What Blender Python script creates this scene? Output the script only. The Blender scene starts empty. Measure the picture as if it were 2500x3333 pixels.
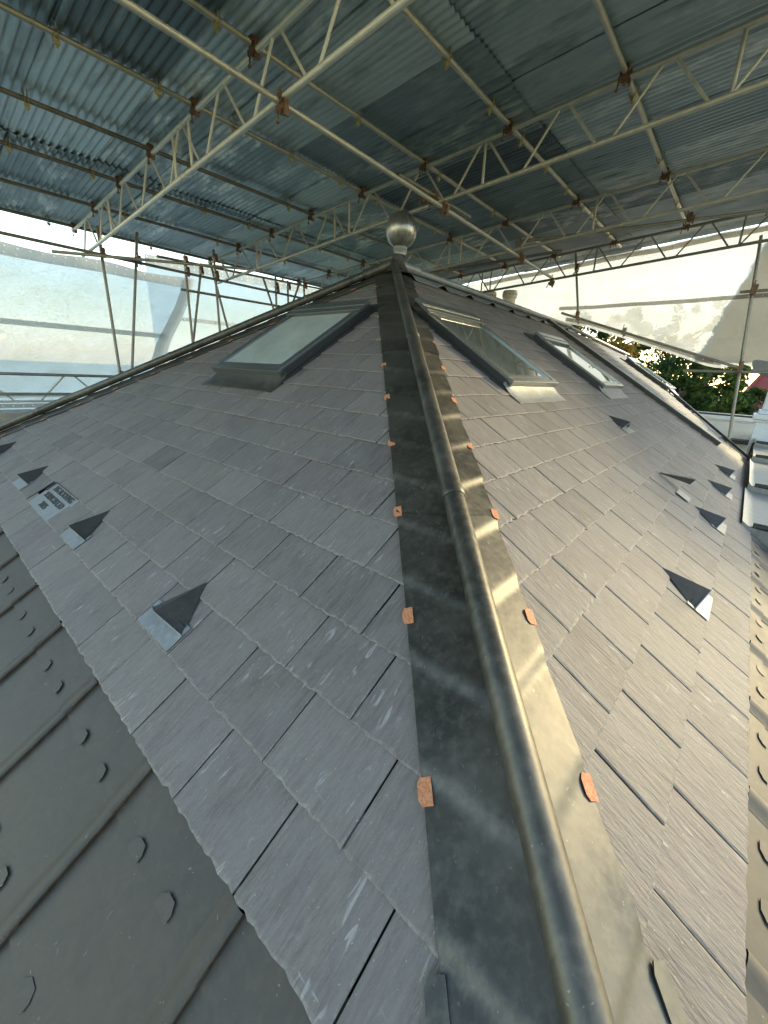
import bpy, bmesh, math, random
from mathutils import Vector, Matrix, noise

# ------------------------------------------------------------------ camera, world, sun, exposure
sc = bpy.context.scene
COL = sc.collection
rnd = random.Random(7)
R_ = math.radians
CZ = 1.1013
cam_d = bpy.data.cameras.new('camera'); cam = bpy.data.objects.new('camera', cam_d); COL.objects.link(cam)
cam_d.sensor_fit = 'VERTICAL'; cam_d.sensor_height = 36.0; cam_d.lens = 14.1964
cam_d.clip_start = 0.02; cam_d.clip_end = 2000
YAW, PIT, ROL = 0.70284, 0.33283, 0.05271
FW = Vector((math.cos(YAW)*math.cos(PIT), math.sin(YAW)*math.cos(PIT), -math.sin(PIT)))
RT0 = FW.cross(Vector((0, 0, 1))).normalized(); UP0 = RT0.cross(FW)
RT = RT0*math.cos(ROL) + UP0*math.sin(ROL); UP = UP0*math.cos(ROL) - RT0*math.sin(ROL)
M = Matrix((RT, UP, -FW)).transposed().to_4x4(); M.translation = Vector((0, 0, CZ))
cam.matrix_world = M
sc.camera = cam

SUN_EL, SUN_AZ = R_(22), R_(-27)      # azimuth from +X towards -Y
SUN = Vector((math.cos(SUN_EL)*math.cos(SUN_AZ), math.cos(SUN_EL)*math.sin(SUN_AZ), math.sin(SUN_EL)))
w = bpy.data.worlds.new('World'); sc.world = w; w.use_nodes = True
wn = w.node_tree; bg = wn.nodes['Background']
sky = wn.nodes.new('ShaderNodeTexSky'); sky.sky_type = 'NISHITA'; sky.sun_disc = False
sky.sun_elevation = SUN_EL; sky.sun_rotation = R_(90) - SUN_AZ
sky.air_density = 1.45; sky.dust_density = 0.4; sky.ozone_density = 0.7
wn.links.new(sky.outputs[0], bg.inputs[0]); bg.inputs[1].default_value = 0.15
sd = bpy.data.lights.new('sun', 'SUN'); sd.energy = 1.4; sd.angle = R_(10.0); sd.color = (1.0, 0.80, 0.42)
so = bpy.data.objects.new('sun', sd); COL.objects.link(so)
so.rotation_euler = (-SUN).to_track_quat('-Z', 'Y').to_euler(); so.location = SUN*40
sc.view_settings.view_transform = 'Standard'; sc.view_settings.look = 'None'
sc.view_settings.exposure = 2.0; sc.view_settings.gamma = 1.0
sc.view_settings.use_curve_mapping = False
sc.render.engine = 'CYCLES'
sc.cycles.use_denoising = True
sc.cycles.max_bounces = 8; sc.cycles.diffuse_bounces = 4; sc.cycles.transparent_max_bounces = 12
sc.cycles.caustics_reflective = False; sc.cycles.caustics_refractive = False
sc.cycles.sample_clamp_indirect = 6.0

# ------------------------------------------------------------------ materials
MATS = {}
class NT:
    """small node-tree helper"""
    def __init__(s, name):
        s.m = bpy.data.materials.new(name); s.m.use_nodes = True
        s.t = s.m.node_tree; s.b = s.t.nodes['Principled BSDF']; s.out = s.t.nodes['Material Output']
        MATS[name] = s.m
    def n(s, typ, **kw):
        x = s.t.nodes.new('ShaderNode'+typ)
        for k, v in kw.items():
            if k in x.inputs.keys(): s.put(x.inputs[k], v)
            else: setattr(x, k, v)
        return x
    def put(s, inp, v):
        if isinstance(v, bpy.types.NodeSocket): s.t.links.new(v, inp)
        else: inp.default_value = v
    def set(s, **kw):
        for k, v in kw.items(): s.put(s.b.inputs[k.replace('_', ' ')], v)
    def noise(s, vec, scale, detail=4, rough=.55, dist=0.0):
        x = s.n('TexNoise'); s.put(x.inputs['Vector'], vec); x.inputs['Scale'].default_value = scale
        x.inputs['Detail'].default_value = detail; x.inputs['Roughness'].default_value = rough
        x.inputs['Distortion'].default_value = dist
        return x.outputs['Fac']
    def mapping(s, vec, scale=(1, 1, 1), loc=(0, 0, 0), rot=(0, 0, 0)):
        x = s.n('Mapping'); s.put(x.inputs['Vector'], vec); x.inputs['Scale'].default_value = scale
        x.inputs['Location'].default_value = loc; x.inputs['Rotation'].default_value = rot
        return x.outputs[0]
    def ramp(s, fac, stops, interp='LINEAR'):
        x = s.n('ValToRGB'); s.put(x.inputs[0], fac); cr = x.color_ramp; cr.interpolation = interp
        while len(cr.elements) < len(stops): cr.elements.new(.5)
        for e, (p, c) in zip(cr.elements, stops):
            e.position = p; e.color = (c, c, c, 1) if isinstance(c, (int, float)) else (*c, 1)
        return x.outputs[0]
    def mix(s, fac, a, b, mode='MIX'):
        x = s.n('Mix', data_type='RGBA', blend_type=mode)
        s.put(x.inputs[0], fac); s.put(x.inputs[6], a if not isinstance(a, tuple) else (*a[:3], 1)); s.put(x.inputs[7], b if not isinstance(b, tuple) else (*b[:3], 1))
        return x.outputs[2]
    def math(s, op, a, b=0.0):
        x = s.n('Math', operation=op); s.put(x.inputs[0], a); s.put(x.inputs[1], b); return x.outputs[0]
    def bump(s, h, strength=.3, dist=.01):
        x = s.n('Bump'); s.put(x.inputs['Height'], h); x.inputs['Strength'].default_value = strength
        x.inputs['Distance'].default_value = dist; s.put(s.b.inputs['Normal'], x.outputs[0])
    @property
    def uv(s): return s.n('TexCoord').outputs['UV']
    @property
    def obj(s): return s.n('TexCoord').outputs['Object']

def geo_pos(n): return n.n('NewGeometry').outputs['Position']

# slate: purple grey, grain running down the slope, pale flecks and worn dressed edges
n = NT('slate')
uv = n.uv
sep = n.n('SeparateColor'); n.put(sep.inputs[0], n.n('VertexColor', layer_name='edge').outputs[0])
isl = sep.outputs[1]
tone = n.ramp(isl, [(0, (.068, .059, .057)), (.2, (.150, .130, .122)), (.4, (.101, .087, .085)), (.6, (.190, .167, .152)), (.8, (.124, .101, .101)), (1, (.160, .143, .124))])
grain = n.noise(n.mapping(uv, (95, 8, 1), rot=(0, 0, .18)), 1.0, 7, .7, .3)
band = n.noise(n.mapping(uv, (16, 2.2, 1), rot=(0, 0, .12)), 1.0, 4, .6, .5)
blot = n.noise(uv, 4.2, 6, .62, .7)
col = n.mix(n.ramp(grain, [(.34, 0), (.66, 1)]), n.mix(.45, tone, (.050, .043, .039)), n.mix(.45, tone, (.255, .222, .195)))
col = n.mix(n.ramp(band, [(.35, .0), (.7, .5)]), col, n.mix(.5, tone, (.21, .195, .18)))
col = n.mix(n.ramp(blot, [(.40, .0), (.70, .6)]), col, (.190, .171, .158))
brn = n.noise(uv, 3.1, 5, .6, .4)
col = n.mix(n.ramp(brn, [(.58, 0), (.75, .35)]), col, (.16, .125, .10))
fle = n.noise(n.mapping(uv, (58, 13, 1), loc=(3, 1, 0), rot=(0, 0, .5)), 1.0, 3, .5, .9)
flm = n.noise(uv, 6.5, 3, .5)
fl = n.math('MULTIPLY', n.ramp(fle, [(.61, 0), (.67, 1)]), n.ramp(flm, [(.47, 0), (.62, 1)]))
col = n.mix(n.math('MULTIPLY', fl, .5), col, (.40, .39, .375))
scr = n.noise(n.mapping(uv, (7, 60, 1), rot=(0, 0, .7)), 1.0, 2, .4, .6)
col = n.mix(n.math('MULTIPLY', n.ramp(scr, [(.745, 0), (.77, .3)]), n.ramp(flm, [(.45, 0), (.6, 1)])), col, (.5, .49, .47))
spk = n.noise(uv, 130, 2, .5)
col = n.mix(n.ramp(spk, [(.68, 0), (.74, .5)]), col, (.40, .39, .38))
edge = sep.outputs[0]
rag = n.noise(uv, 60, 3, .6)
col = n.mix(n.math('MULTIPLY', edge, n.ramp(rag, [(.44, 0), (.66, .6)])), col, (.30, .285, .26))
n.set(Base_Color=col, Roughness=n.ramp(grain, [(0, .50), (1, .72)]))
n.b.inputs['Specular IOR Level'].default_value = .36
h1 = n.noise(n.mapping(uv, (26, 6, 1), rot=(0, 0, .25)), 1.0, 8, .62, .5)
h2 = n.noise(n.mapping(uv, (120, 22, 1), rot=(0, 0, .18)), 1.0, 3, .6)
n.bump(n.math('ADD', h1, n.math('MULTIPLY', h2, .5)), .8, .009)

# lead sheet, grey with soft tarnish
def lead(name, base, rough, metal, dark):
    n = NT(name); p = geo_pos(n)
    a = n.noise(p, 2.6, 6, .62, .5); b = n.noise(p, 26, 5, .6); s = n.noise(n.mapping(p, (38, 38, 5), rot=(.2, .5, .8)), 1, 5, .65)
    ham = n.noise(p, 11, 3, .5)
    c = n.mix(n.ramp(a, [(.34, 0), (.66, 1)]), dark, base)
    c = n.mix(n.ramp(s, [(.45, 0), (.75, .45)]), c, tuple(x*1.7 for x in base))
    c = n.mix(n.ramp(b, [(.5, 0), (.8, .3)]), c, tuple(x*.6 for x in dark))
    sc_ = n.noise(n.mapping(p, (9, 9, 9), rot=(.4, .9, .3)), 4, 2, .4, 2.5)
    c = n.mix(n.ramp(sc_, [(.73, 0), (.76, .22)]), c, (.5, .5, .48))
    n.set(Base_Color=c, Metallic=metal, Roughness=n.ramp(n.math('ADD', n.math('MULTIPLY', a, .5), n.math('MULTIPLY', s, .5)), [(.3, rough-.07), (.75, rough+.14)]))
    n.bump(n.math('ADD', ham, n.math('MULTIPLY', b, .2)), .16, .010)
    return n
lead('lead', (.110, .102, .084), .45, .62, (.042, .041, .035))
lead('lead_apron', (.064, .052, .038), .56, .1, (.038, .032, .024))
lead('lead_bright', (.225, .232, .232), .44, .35, (.155, .163, .165))  # pale lead; also stands in for sunlit lead on ridge, cap and flashings
lead('lead_ball', (.30, .29, .27), .30, .85, (.17, .165, .155))
lead('lead_tab', (.066, .054, .040), .55, .1, (.040, .034, .026))
lead('lead_dark', (.045, .043, .039), .58, .1, (.028, .027, .025))
n = NT('copper'); p = geo_pos(n); b = n.noise(p, 160, 3, .6)
n.set(Base_Color=n.mix(n.ramp(b, [(.4, 0), (.62, 1)]), (.40, .145, .06), (.50, .24, .13)), Metallic=.0, Roughness=.6)
n.b.inputs['Specular IOR Level'].default_value = .25
n.bump(b, .3, .002)

# painted aluminium of the skylights
def paint(name, c, rough, metal=0.0, nz=.12):
    n = NT(name); p = geo_pos(n); a = n.noise(p, 14, 4, .6); b = n.noise(p, 90, 2, .5)
    n.set(Base_Color=n.mix(n.ramp(a, [(.3, 0), (.8, nz)]), c, tuple(min(1, x*1.8+.02) for x in c)), Roughness=rough, Metallic=metal)
    return n
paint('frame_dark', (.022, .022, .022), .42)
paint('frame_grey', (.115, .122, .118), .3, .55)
paint('frame_sunlit', (.20, .205, .19), .26, .6)  # same grey frame, with the sun's brightness put into its colour
n = NT('glass'); p = geo_pos(n); dirt = n.noise(p, 6, 5, .65)
n.set(Base_Color=n.mix(n.ramp(dirt, [(.3, 0), (.8, 1)]), (.36, .39, .35), (.46, .49, .44)), Roughness=n.ramp(dirt, [(.3, .02), (.9, .09)]))
n.b.inputs['IOR'].default_value = 1.52; n.b.inputs['Coat Weight'].default_value = .6; n.b.inputs['Coat Roughness'].default_value = .015

n = NT('glass_clear'); p = geo_pos(n); dirt = n.noise(p, 6, 5, .65); drip = n.noise(n.mapping(p, (14, 2, 2)), 1, 5, .6)
n.set(Base_Color=n.mix(n.ramp(drip, [(.35, 0), (.75, 1)]), (.075, .09, .078), (.17, .185, .16)), Roughness=n.ramp(dirt, [(.3, .015), (.9, .07)]))
n.b.inputs['IOR'].default_value = 1.6; n.b.inputs['Coat Weight'].default_value = 1.0; n.b.inputs['Coat Roughness'].default_value = .01

# galvanised scaffold tube
def tube_mat(name, c1, c2, rust, metal=.55):
    n = NT(name); p = geo_pos(n)
    a = n.noise(p, 9, 5, .65); b = n.noise(p, 55, 4, .6); r = n.noise(p, 4.5, 6, .7, .4)
    c = n.mix(n.ramp(a, [(.3, 0), (.7, 1)]), c1, c2)
    c = n.mix(n.ramp(b, [(.55, 0), (.8, .5)]), c, (.55, .54, .50))
    c = n.mix(n.ramp(r, [(.62-rust, 0), (.78-rust, .8)]), c, (.16, .085, .045))
    n.set(Base_Color=c, Metallic=metal, Roughness=n.ramp(a, [(.2, .34), (.9, .6)])); n.bump(b, .2, .003)
tube_mat('galvanised', (.40, .39, .36), (.56, .55, .51), .0, .4)
tube_mat('galvanised_dull', (.17, .165, .15), (.28, .275, .25), .0, .4)
tube_mat('alloy', (.68, .68, .66), (.82, .82, .80), -.06, .35)
tube_mat('rusty', (.11, .055, .033), (.20, .115, .075), .1, .15)
tube_mat('plated', (.42, .36, .17), (.55, .47, .24), .02, .4)

# corrugated iron underside: dull zinc with white oxide blooms
n = NT('tin'); uv = n.uv; ob = n.n('ObjectInfo').outputs['Random']
p = geo_pos(n)
base = n.ramp(ob, [(0, (.13, .17, .215)), (.25, (.50, .58, .66)), (.5, (.23, .29, .35)), (.75, (.72, .79, .86)), (1, (.34, .41, .48))])
st = n.noise(n.mapping(p, (11, 2.2, 5)), 1.0, 7, .66, .4)
bl = n.noise(n.mapping(p, (2.0, .9, 1)), 1.0, 5, .6, .8)
am = n.math('MULTIPLY', n.ramp(bl, [(.44, 0), (.60, 1)]), n.ramp(st, [(.42, 0), (.56, 1)]))
gate = n.ramp(n.math('FRACT', n.math('MULTIPLY', ob, 7.31)), [(.2, .15), (.45, .5), (.65, 1)])
c = n.mix(n.math('MULTIPLY', am, gate), base, (.93, .94, .95))
dk = n.noise(n.mapping(p, (6, 1.2, 4), loc=(5, 2, 1)), 1.0, 5, .6)
c = n.mix(n.ramp(dk, [(.54, 0), (.72, .6)]), c, (.075, .088, .10))
ru = n.noise(p, 1.7, 6, .7, .6)
c = n.mix(n.ramp(ru, [(.70, 0), (.76, .6)]), c, (.14, .075, .05))
n.set(Base_Color=c, Metallic=.35, Roughness=n.ramp(st, [(.2, .28), (.8, .5)])); n.bump(st, .12, .003)

# debris sheeting: woven translucent plastic
def sheeting(name, colr, transp, transl):
    n = NT(name); p = geo_pos(n)
    wv = n.noise(n.mapping(p, (30, 30, 160)), 1, 2, .5); cl = n.noise(p, 1.3, 5, .6, .5)
    c = n.mix(n.ramp(cl, [(.3, 0), (.75, 1)]), tuple(x*.86 for x in colr), colr)
    c = n.mix(n.ramp(wv, [(.35, .25), (.65, 0)]), c, tuple(x*.72 for x in colr))
    t = n.n('BsdfTranslucent'); n.put(t.inputs[0], c)
    d = n.n('BsdfDiffuse'); n.put(d.inputs[0], c)
    m1 = n.n('MixShader'); m1.inputs[0].default_value = transl
    n.t.links.new(d.outputs[0], m1.inputs[1]); n.t.links.new(t.outputs[0], m1.inputs[2])
    tr = n.n('BsdfTransparent'); m2 = n.n('MixShader')
    n.put(m2.inputs[0], n.ramp(wv, [(.3, max(0, transp-.1)), (.7, min(1, transp+.1))]))
    n.t.links.new(m1.outputs[0], m2.inputs[1]); n.t.links.new(tr.outputs[0], m2.inputs[2])
    bp = n.n('Bump'); n.put(bp.inputs['Height'], n.math('ADD', n.noise(p, 5, 6, .6, .6), n.math('MULTIPLY', wv, .2))); bp.inputs['Strength'].default_value = .45; bp.inputs['Distance'].default_value = .03
    n.t.links.new(bp.outputs[0], t.inputs['Normal']); n.t.links.new(bp.outputs[0], d.inputs['Normal'])
    n.t.links.new(m2.outputs[0], n.out.inputs[0])
sheeting('sheeting_blue', (.55, .63, .68), .12, .97)
sheeting('sheeting_warm', (.44, .46, .47), .04, .70)
sheeting('sheeting_band', (.62, .62, .58), .04, .6)
sheeting('sheeting_band_warm', (.38, .37, .33), .03, .68)

def plain(name, c1, c2, rough=.8, scale=6, bump=.3, bd=.02):
    n = NT(name); p = geo_pos(n); a = n.noise(p, scale, 6, .65, .3); b = n.noise(p, scale*9, 4, .6)
    c = n.mix(n.ramp(a, [(.3, 0), (.7, 1)]), c1, c2); c = n.mix(n.ramp(b, [(.5, 0), (.8, .3)]), c, tuple(x*.6 for x in c1))
    n.set(Base_Color=c, Roughness=rough); n.bump(n.math('ADD', a, n.math('MULTIPLY', b, .3)), bump, bd)
    return n
plain('white_render', (.62, .68, .76), (.70, .75, .81), .6, 3, .1)
plain('stone', (.30, .28, .24), (.42, .39, .34), .9, 7)
plain('render_grey', (.34, .34, .32), (.42, .41, .39), .9, 5)
plain('brick_wall', (.20, .09, .065), (.28, .14, .10), .9, 12)
plain('clay_pot', (.74, .71, .64), (.82, .79, .72), .8, 9)  # very pale base carries the sunlight on the pots
plain('red_tile', (.17, .022, .018), (.24, .04, .03), .8, 14)
plain('bark', (.060, .045, .032), (.12, .09, .065), .95, 14, .6)
plain('deck_board', (.018, .018, .018), (.028, .027, .026), .9, 8)
plain('ground_grass', (.045, .065, .025), (.08, .10, .04), 1, .6)
plain('black_opening', (.008, .008, .008), (.014, .014, .014), .9)
plain('dark_slate_far', (.10, .10, .11), (.14, .14, .15), .8)
def leaf(name, c1, c2, c3):
    n = NT(name); isl = n.n('NewGeometry').outputs['Random Per Island']
    c = n.ramp(isl, [(0, c1), (.5, c2), (1, c3)])
    d = n.n('BsdfDiffuse'); n.put(d.inputs[0], c); t = n.n('BsdfTranslucent'); n.put(t.inputs[0], c)
    m = n.n('MixShader'); m.inputs[0].default_value = .35
    n.t.links.new(d.outputs[0], m.inputs[1]); n.t.links.new(t.outputs[0], m.inputs[2]); n.t.links.new(m.outputs[0], n.out.inputs[0])
leaf('leaf_green', (.022, .048, .015), (.042, .080, .024), (.10, .13, .035))
leaf('leaf_dark', (.018, .040, .016), (.034, .065, .024), (.07, .105, .035))
leaf('leaf_gold', (.13, .09, .025), (.28, .17, .03), (.10, .10, .03))

# ------------------------------------------------------------------ mesh helpers
class MB:
    def __init__(s): s.v = []; s.f = []; s.uvs = {}
    def add(s, vs, fs):
        o = len(s.v); s.v += [tuple(x) for x in vs]; s.f += [tuple(o+i for i in f) for f in fs]; return o
    def hexa(s, p):  # 8 pts: bottom 0-3, top 4-7
        s.add(p, [(0, 3, 2, 1), (4, 5, 6, 7), (0, 1, 5, 4), (1, 2, 6, 5), (2, 3, 7, 6), (3, 0, 4, 7)])
    def box(s, x0, y0, z0, x1, y1, z1, f=None):
        p = [(x0, y0, z0), (x1, y0, z0), (x1, y1, z0), (x0, y1, z0), (x0, y0, z1), (x1, y0, z1), (x1, y1, z1), (x0, y1, z1)]
        s.hexa([f(*q) for q in p] if f else p)
    def tube(s, a, b, r, seg=12, r2=None, caps=True):
        a = Vector(a); b = Vector(b); d = (b-a).normalized(); t = Vector((0, 0, 1)) if abs(d.z) < .9 else Vector((1, 0, 0))
        e1 = d.cross(t).normalized(); e2 = d.cross(e1); r2 = r if r2 is None else r2
        vs = [a+(e1*math.cos(2*math.pi*i/seg)+e2*math.sin(2*math.pi*i/seg))*r for i in range(seg)] + \
             [b+(e1*math.cos(2*math.pi*i/seg)+e2*math.sin(2*math.pi*i/seg))*r2 for i in range(seg)]
        fs = [(i, (i+1) % seg, seg+(i+1) % seg, seg+i) for i in range(seg)]
        if caps: fs += [tuple(reversed(range(seg))), tuple(range(seg, 2*seg))]
        s.add(vs, fs)
    def pipe(s, a, b, r, wall=.0035, seg=14):   # open scaffold tube, hollow ends
        a = Vector(a); b = Vector(b); d = (b-a).normalized(); t = Vector((0, 0, 1)) if abs(d.z) < .9 else Vector((1, 0, 0))
        e1 = d.cross(t).normalized(); e2 = d.cross(e1)
        ring = lambda c, q: [c+(e1*math.cos(2*math.pi*i/seg)+e2*math.sin(2*math.pi*i/seg))*q for i in range(seg)]
        vs = ring(a, r)+ring(b, r)+ring(a, r-wall)+ring(b, r-wall)+ring(a+d*.1, r-wall)+ring(b-d*.1, r-wall)
        S = seg; fs = []
        for i in range(S):
            j = (i+1) % S
            fs += [(i, j, S+j, S+i), (2*S+i, 2*S+j, j, i), (S+i, S+j, 3*S+j, 3*S+i), (4*S+i, 4*S+j, 2*S+j, 2*S+i), (3*S+i, 3*S+j, 5*S+j, 5*S+i)]
        s.add(vs, fs)
    def grid(s, rows):
        nr, nc = len(rows), len(rows[0]); o = len(s.v)
        for r in rows: s.v += [tuple(p) for p in r]
        for i in range(nr-1):
            for j in range(nc-1):
                s.f.append((o+i*nc+j, o+i*nc+j+1, o+(i+1)*nc+j+1, o+(i+1)*nc+j))
    def lathe(s, prof, cx, cy, seg=32, axis=None):
        rows = []
        for r, z in prof:
            rows.append([(cx+r*math.cos(2*math.pi*i/seg), cy+r*math.sin(2*math.pi*i/seg), z) for i in range(seg+1)])
        s.grid(rows)
    def mesh(s, name, smooth=False, recalc=True, weld=False):
        me = bpy.data.meshes.new(name); me.from_pydata(s.v, [], s.f)
        bm = bmesh.new(); bm.from_mesh(me)
        if weld: bmesh.ops.remove_doubles(bm, verts=bm.verts, dist=1e-5)
        if recalc: bmesh.ops.recalc_face_normals(bm, faces=bm.faces)
        bm.to_mesh(me); bm.free()
        if smooth:
            me.polygons.foreach_set('use_smooth', [True]*len(me.polygons))
            if smooth is not True: me.set_sharp_from_angle(angle=R_(smooth))
        return me
    def build(s, name, mat, parent=None, smooth=False, **kw):
        me = s.mesh(name, smooth, **kw); me.materials.append(MATS[mat])
        return link(name, me, parent)
def link(name, me, parent=None):
    o = bpy.data.objects.new(name, me); COL.objects.link(o)
    if parent: o.parent = parent
    return o
def tag(o, label=None, cat=None, group=None, kind=None):
    if label: o['label'] = label
    if cat: o['category'] = cat
    if group: o['group'] = group
    if kind: o['kind'] = kind
    return o
def empty(name, label=None, cat=None, parent=None, group=None, loc=(0, 0, 0)):
    o = bpy.data.objects.new(name, None); COL.objects.link(o); o.empty_display_size = .1; o.location = loc
    if parent: o.parent = parent
    return tag(o, label, cat, group)

# ------------------------------------------------------------------ roof frame
TH = R_(31.67); CT, ST = math.cos(TH), math.sin(TH)
E = .2097; W = .30
DL, DR = .2403, -.2823
T_AP = 3.46; S_AP = T_AP/CT; Z_AP = T_AP*math.tan(TH)
AX, AY = DL+T_AP, DR+T_AP          # apex in plan
YF = 2*AY-DR                       # far eave
H0 = -.014     # measured plane runs through the slate tails
def PL(c, s, h=0.0): h += H0; return Vector((DL+s*CT-h*ST, c, s*ST+h*CT))
def PR(c, s, h=0.0): h += H0; return Vector((c, DR+s*CT-h*ST, s*ST+h*CT))
def hipL(s): return DR+s*CT        # centre hip on the left slope, lower limit of c
def hipL2(s): return YF-s*CT       # far hip on the left slope, upper limit of c
def hipR(s): return DL+s*CT
FAR0, FAR1, RID_END = 8.72, 12.3, 9.35
def farR(s):                       # skewed far edge of the right slope
    t = s*CT
    return FAR0+(FAR1-FAR0)*min(1, t/2.9)
def project(p):
    d = Vector(p)-Vector((0, 0, CZ)); z = d.dot(FW)
    if z < .05: return None
    k = 1314.35/z
    return 1250+k*d.dot(RT), 1666.5-k*d.dot(UP), z

GROUND = -6.5
# ------------------------------------------------------------------ ground
g = MB(); g.grid([[(x, y, GROUND) for x in (-600, -60, 0, 60, 600)] for y in (-600, -60, 0, 60, 600)])
tag(g.build('ground', 'ground_grass'), kind='structure')

# ------------------------------------------------------------------ the house
house = empty('house', 'house with a hipped grey slate roof, lead hips and a ball finial', 'house', loc=(0, 0, 0))
m = MB()
x0, y0, x1, y1 = DL+.30, DR+.30, FAR0-.2, YF-.30
m.box(x0, y0, GROUND-.02, x1, y1, -.12)
m.box(x1-.01, 1.0, GROUND-.02, FAR1-.6, y1-.01, -.13)
wall = m.build('wall', 'brick_wall', house)
def deck(name, pts, thick=.06):
    m = MB(); n_ = len(pts); a = [Vector(p) for p in pts]
    nor = (a[1]-a[0]).cross(a[2]-a[0]).normalized()
    if nor.z < 0: nor = -nor
    b = [p-nor*thick for p in a]
    m.add(a+b, [tuple(range(n_)), tuple(reversed(range(n_, 2*n_)))]+[(i, (i+1) % n_, n_+(i+1) % n_, n_+i) for i in range(n_)])
    return m
HD = -.016
slopeL = deck('roof_slope', [PL(hipL(-.9), -.9, HD), PL(hipL(S_AP), S_AP, HD), PL(hipL2(-.9), -.9, HD)]).build('roof_slope', 'deck_board', house)
tag(slopeL, 'shaded grey slate slope with the lead name plaque')
slopeR = deck('roof_slope', [PR(hipR(-.9), -.9, HD), PR(FAR0+.4, -.9, HD), PR(FAR0+.06, 0, HD), PR(farR(2.9/CT), 2.9/CT, HD), PR(RID_END, S_AP, HD), PR(hipR(S_AP), S_AP, HD)]).build('roof_slope', 'deck_board', house)
tag(slopeR, 'sunlit slate slope with the skylight row')
# hidden rear slope and closing pieces
def PB(c, s, h=0): return Vector((c, YF-s*CT+h*ST, s*ST+h*CT))
deck('roof_slope', [PB(hipR(-.3), -.3, -.01), PB(FAR0, -.3, -.01), PB(RID_END, S_AP, -.01), PB(hipR(S_AP), S_AP, -.01)]).build('roof_slope', 'dark_slate_far', house)
m = MB()
pts = [PR(RID_END, S_AP, -.03), PR(farR(2.9/CT), 2.9/CT, -.03), PR(FAR0+.06, 0, -.03), PB(FAR0, -.3, -.03)]
for a, b in ((pts[0], pts[1]), (pts[1], pts[2]), (pts[3], pts[0])):
    lo = -.5
    m.add([a, b, (b.x, b.y, lo), (a.x, a.y, lo)], [(0, 1, 2, 3)])
m.build('gable_wall', 'render_grey', house)

# ---- slates
def clip(poly, a, b, c):           # keep a*x+b*y<=c
    out = []
    for i in range(len(poly)):
        p, q = poly[i], poly[(i+1) % len(poly)]
        fp, fq = a*p[0]+b*p[1]-c, a*q[0]+b*q[1]-c
        if fp <= 0: out.append(p)
        if fp*fq < 0:
            t = fp/(fp-fq); out.append((p[0]+(q[0]-p[0])*t, p[1]+(q[1]-p[1])*t))
    return out
def area(p): return abs(sum(p[i][0]*p[(i+1) % len(p)][1]-p[(i+1) % len(p)][0]*p[i][1] for i in range(len(p))))/2
def slate_geom(poly, c0, s0, P, r, fine):
    """returns verts, faces, uvs(per vert), edge(per vert)"""
    cx = sum(p[0] for p in poly)/len(poly); cy = sum(p[1] for p in poly)/len(poly)
    if sum(poly[i][0]*poly[(i+1) % len(poly)][1]-poly[(i+1) % len(poly)][0]*poly[i][1] for i in range(len(poly))) < 0: poly = poly[::-1]
    base = []; top = []
    step = (.019 if fine == 2 else .034) if fine else .4
    nP = len(poly)
    for i in range(nP):
        p, q = poly[i], poly[(i+1) % nP]
        L = math.hypot(q[0]-p[0], q[1]-p[1])
        if L < 1e-4: continue
        k = max(1, int(L/step)) if (max(p[1], q[1]) < s0+.245) else 1
        nx, ny = -(q[1]-p[1])/L, (q[0]-p[0])/L      # inward normal for ccw
        tail = abs(p[1]-s0) < .01 and abs(q[1]-s0) < .01
        for j in range(k):
            t = j/k; x, y = p[0]+(q[0]-p[0])*t, p[1]+(q[1]-p[1])*t
            if fine:
                jt = r.uniform(-.0026, .0018)*(1.5 if tail else 1)
                ins = r.uniform(.0015, .0125 if tail else .0065)
                if j == 0: ins = r.uniform(.003, .008)
                if tail and r.random() < .05: jt += .006
            else: jt = 0; ins = .004
            base.append((x+nx*jt*1.0, y+ny*jt)); ix, iy = x+nx*(ins+jt), y+ny*(ins+jt)
            if j == 0:
                dx, dy = cx-x, cy-y; d = math.hypot(dx, dy); ix, iy = x+dx/d*ins*1.3, y+dy/d*ins*1.3
            top.append((ix, iy))
    lift = r.uniform(0, .0022); tw = r.uniform(-.006, .006); slope = .042+r.uniform(-.003, .003)
    hb = lambda c, s: .0155+lift-(s-s0)*slope+tw*(c-cx)
    nB = len(base); vs = []; uv = []; ed = []
    ou, ov = r.uniform(0, 40), r.uniform(0, 40); tn = r.random()
    for (c, s) in base: vs.append(P(c, s, hb(c, s)-.0066)); uv.append((c-c0+ou, s-s0+ov)); ed.append((.0, tn))
    for (c, s) in base: vs.append(P(c, s, hb(c, s)-.0022)); uv.append((c-c0+ou, s-s0+ov)); ed.append((1.0 if s < s0+.012 else .25, tn))
    for (c, s) in top: vs.append(P(c, s, hb(c, s))); uv.append((c-c0+ou, s-s0+ov)); ed.append((.0, tn))
    fs = [tuple(range(2*nB, 3*nB))]
    for i in range(nB):
        j = (i+1) % nB
        fs.append((i, j, nB+j, nB+i)); fs.append((nB+i, nB+j, 2*nB+j, 2*nB+i))
    return vs, fs, uv, ed
def slate_mesh(parts, flip):
    vs, fs, uv, ed = [], [], [], []
    for a, b, c, d in parts:
        o = len(vs); vs += a; fs += [tuple(o+i for i in (f[::-1] if flip else f)) for f in b]; uv += c; ed += d
    me = bpy.data.meshes.new('slate'); me.from_pydata([tuple(v) for v in vs], [], fs)
    ul = me.uv_layers.new(name='UVMap'); ca = me.color_attributes.new('edge', 'FLOAT_COLOR', 'POINT')
    vi = [0]*len(me.loops); me.loops.foreach_get('vertex_index', vi)
    flat = []
    for i in vi: flat += uv[i]
    ul.data.foreach_set('uv', flat)
    fc = []
    for e, t in ed: fc += [e, t, 0, 1]
    ca.data.foreach_set('color', fc)
    me.materials.append(MATS['slate'])
    return me
SKY_L = [(2.625, 3.605, 1.92, 3.02)]
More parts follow.
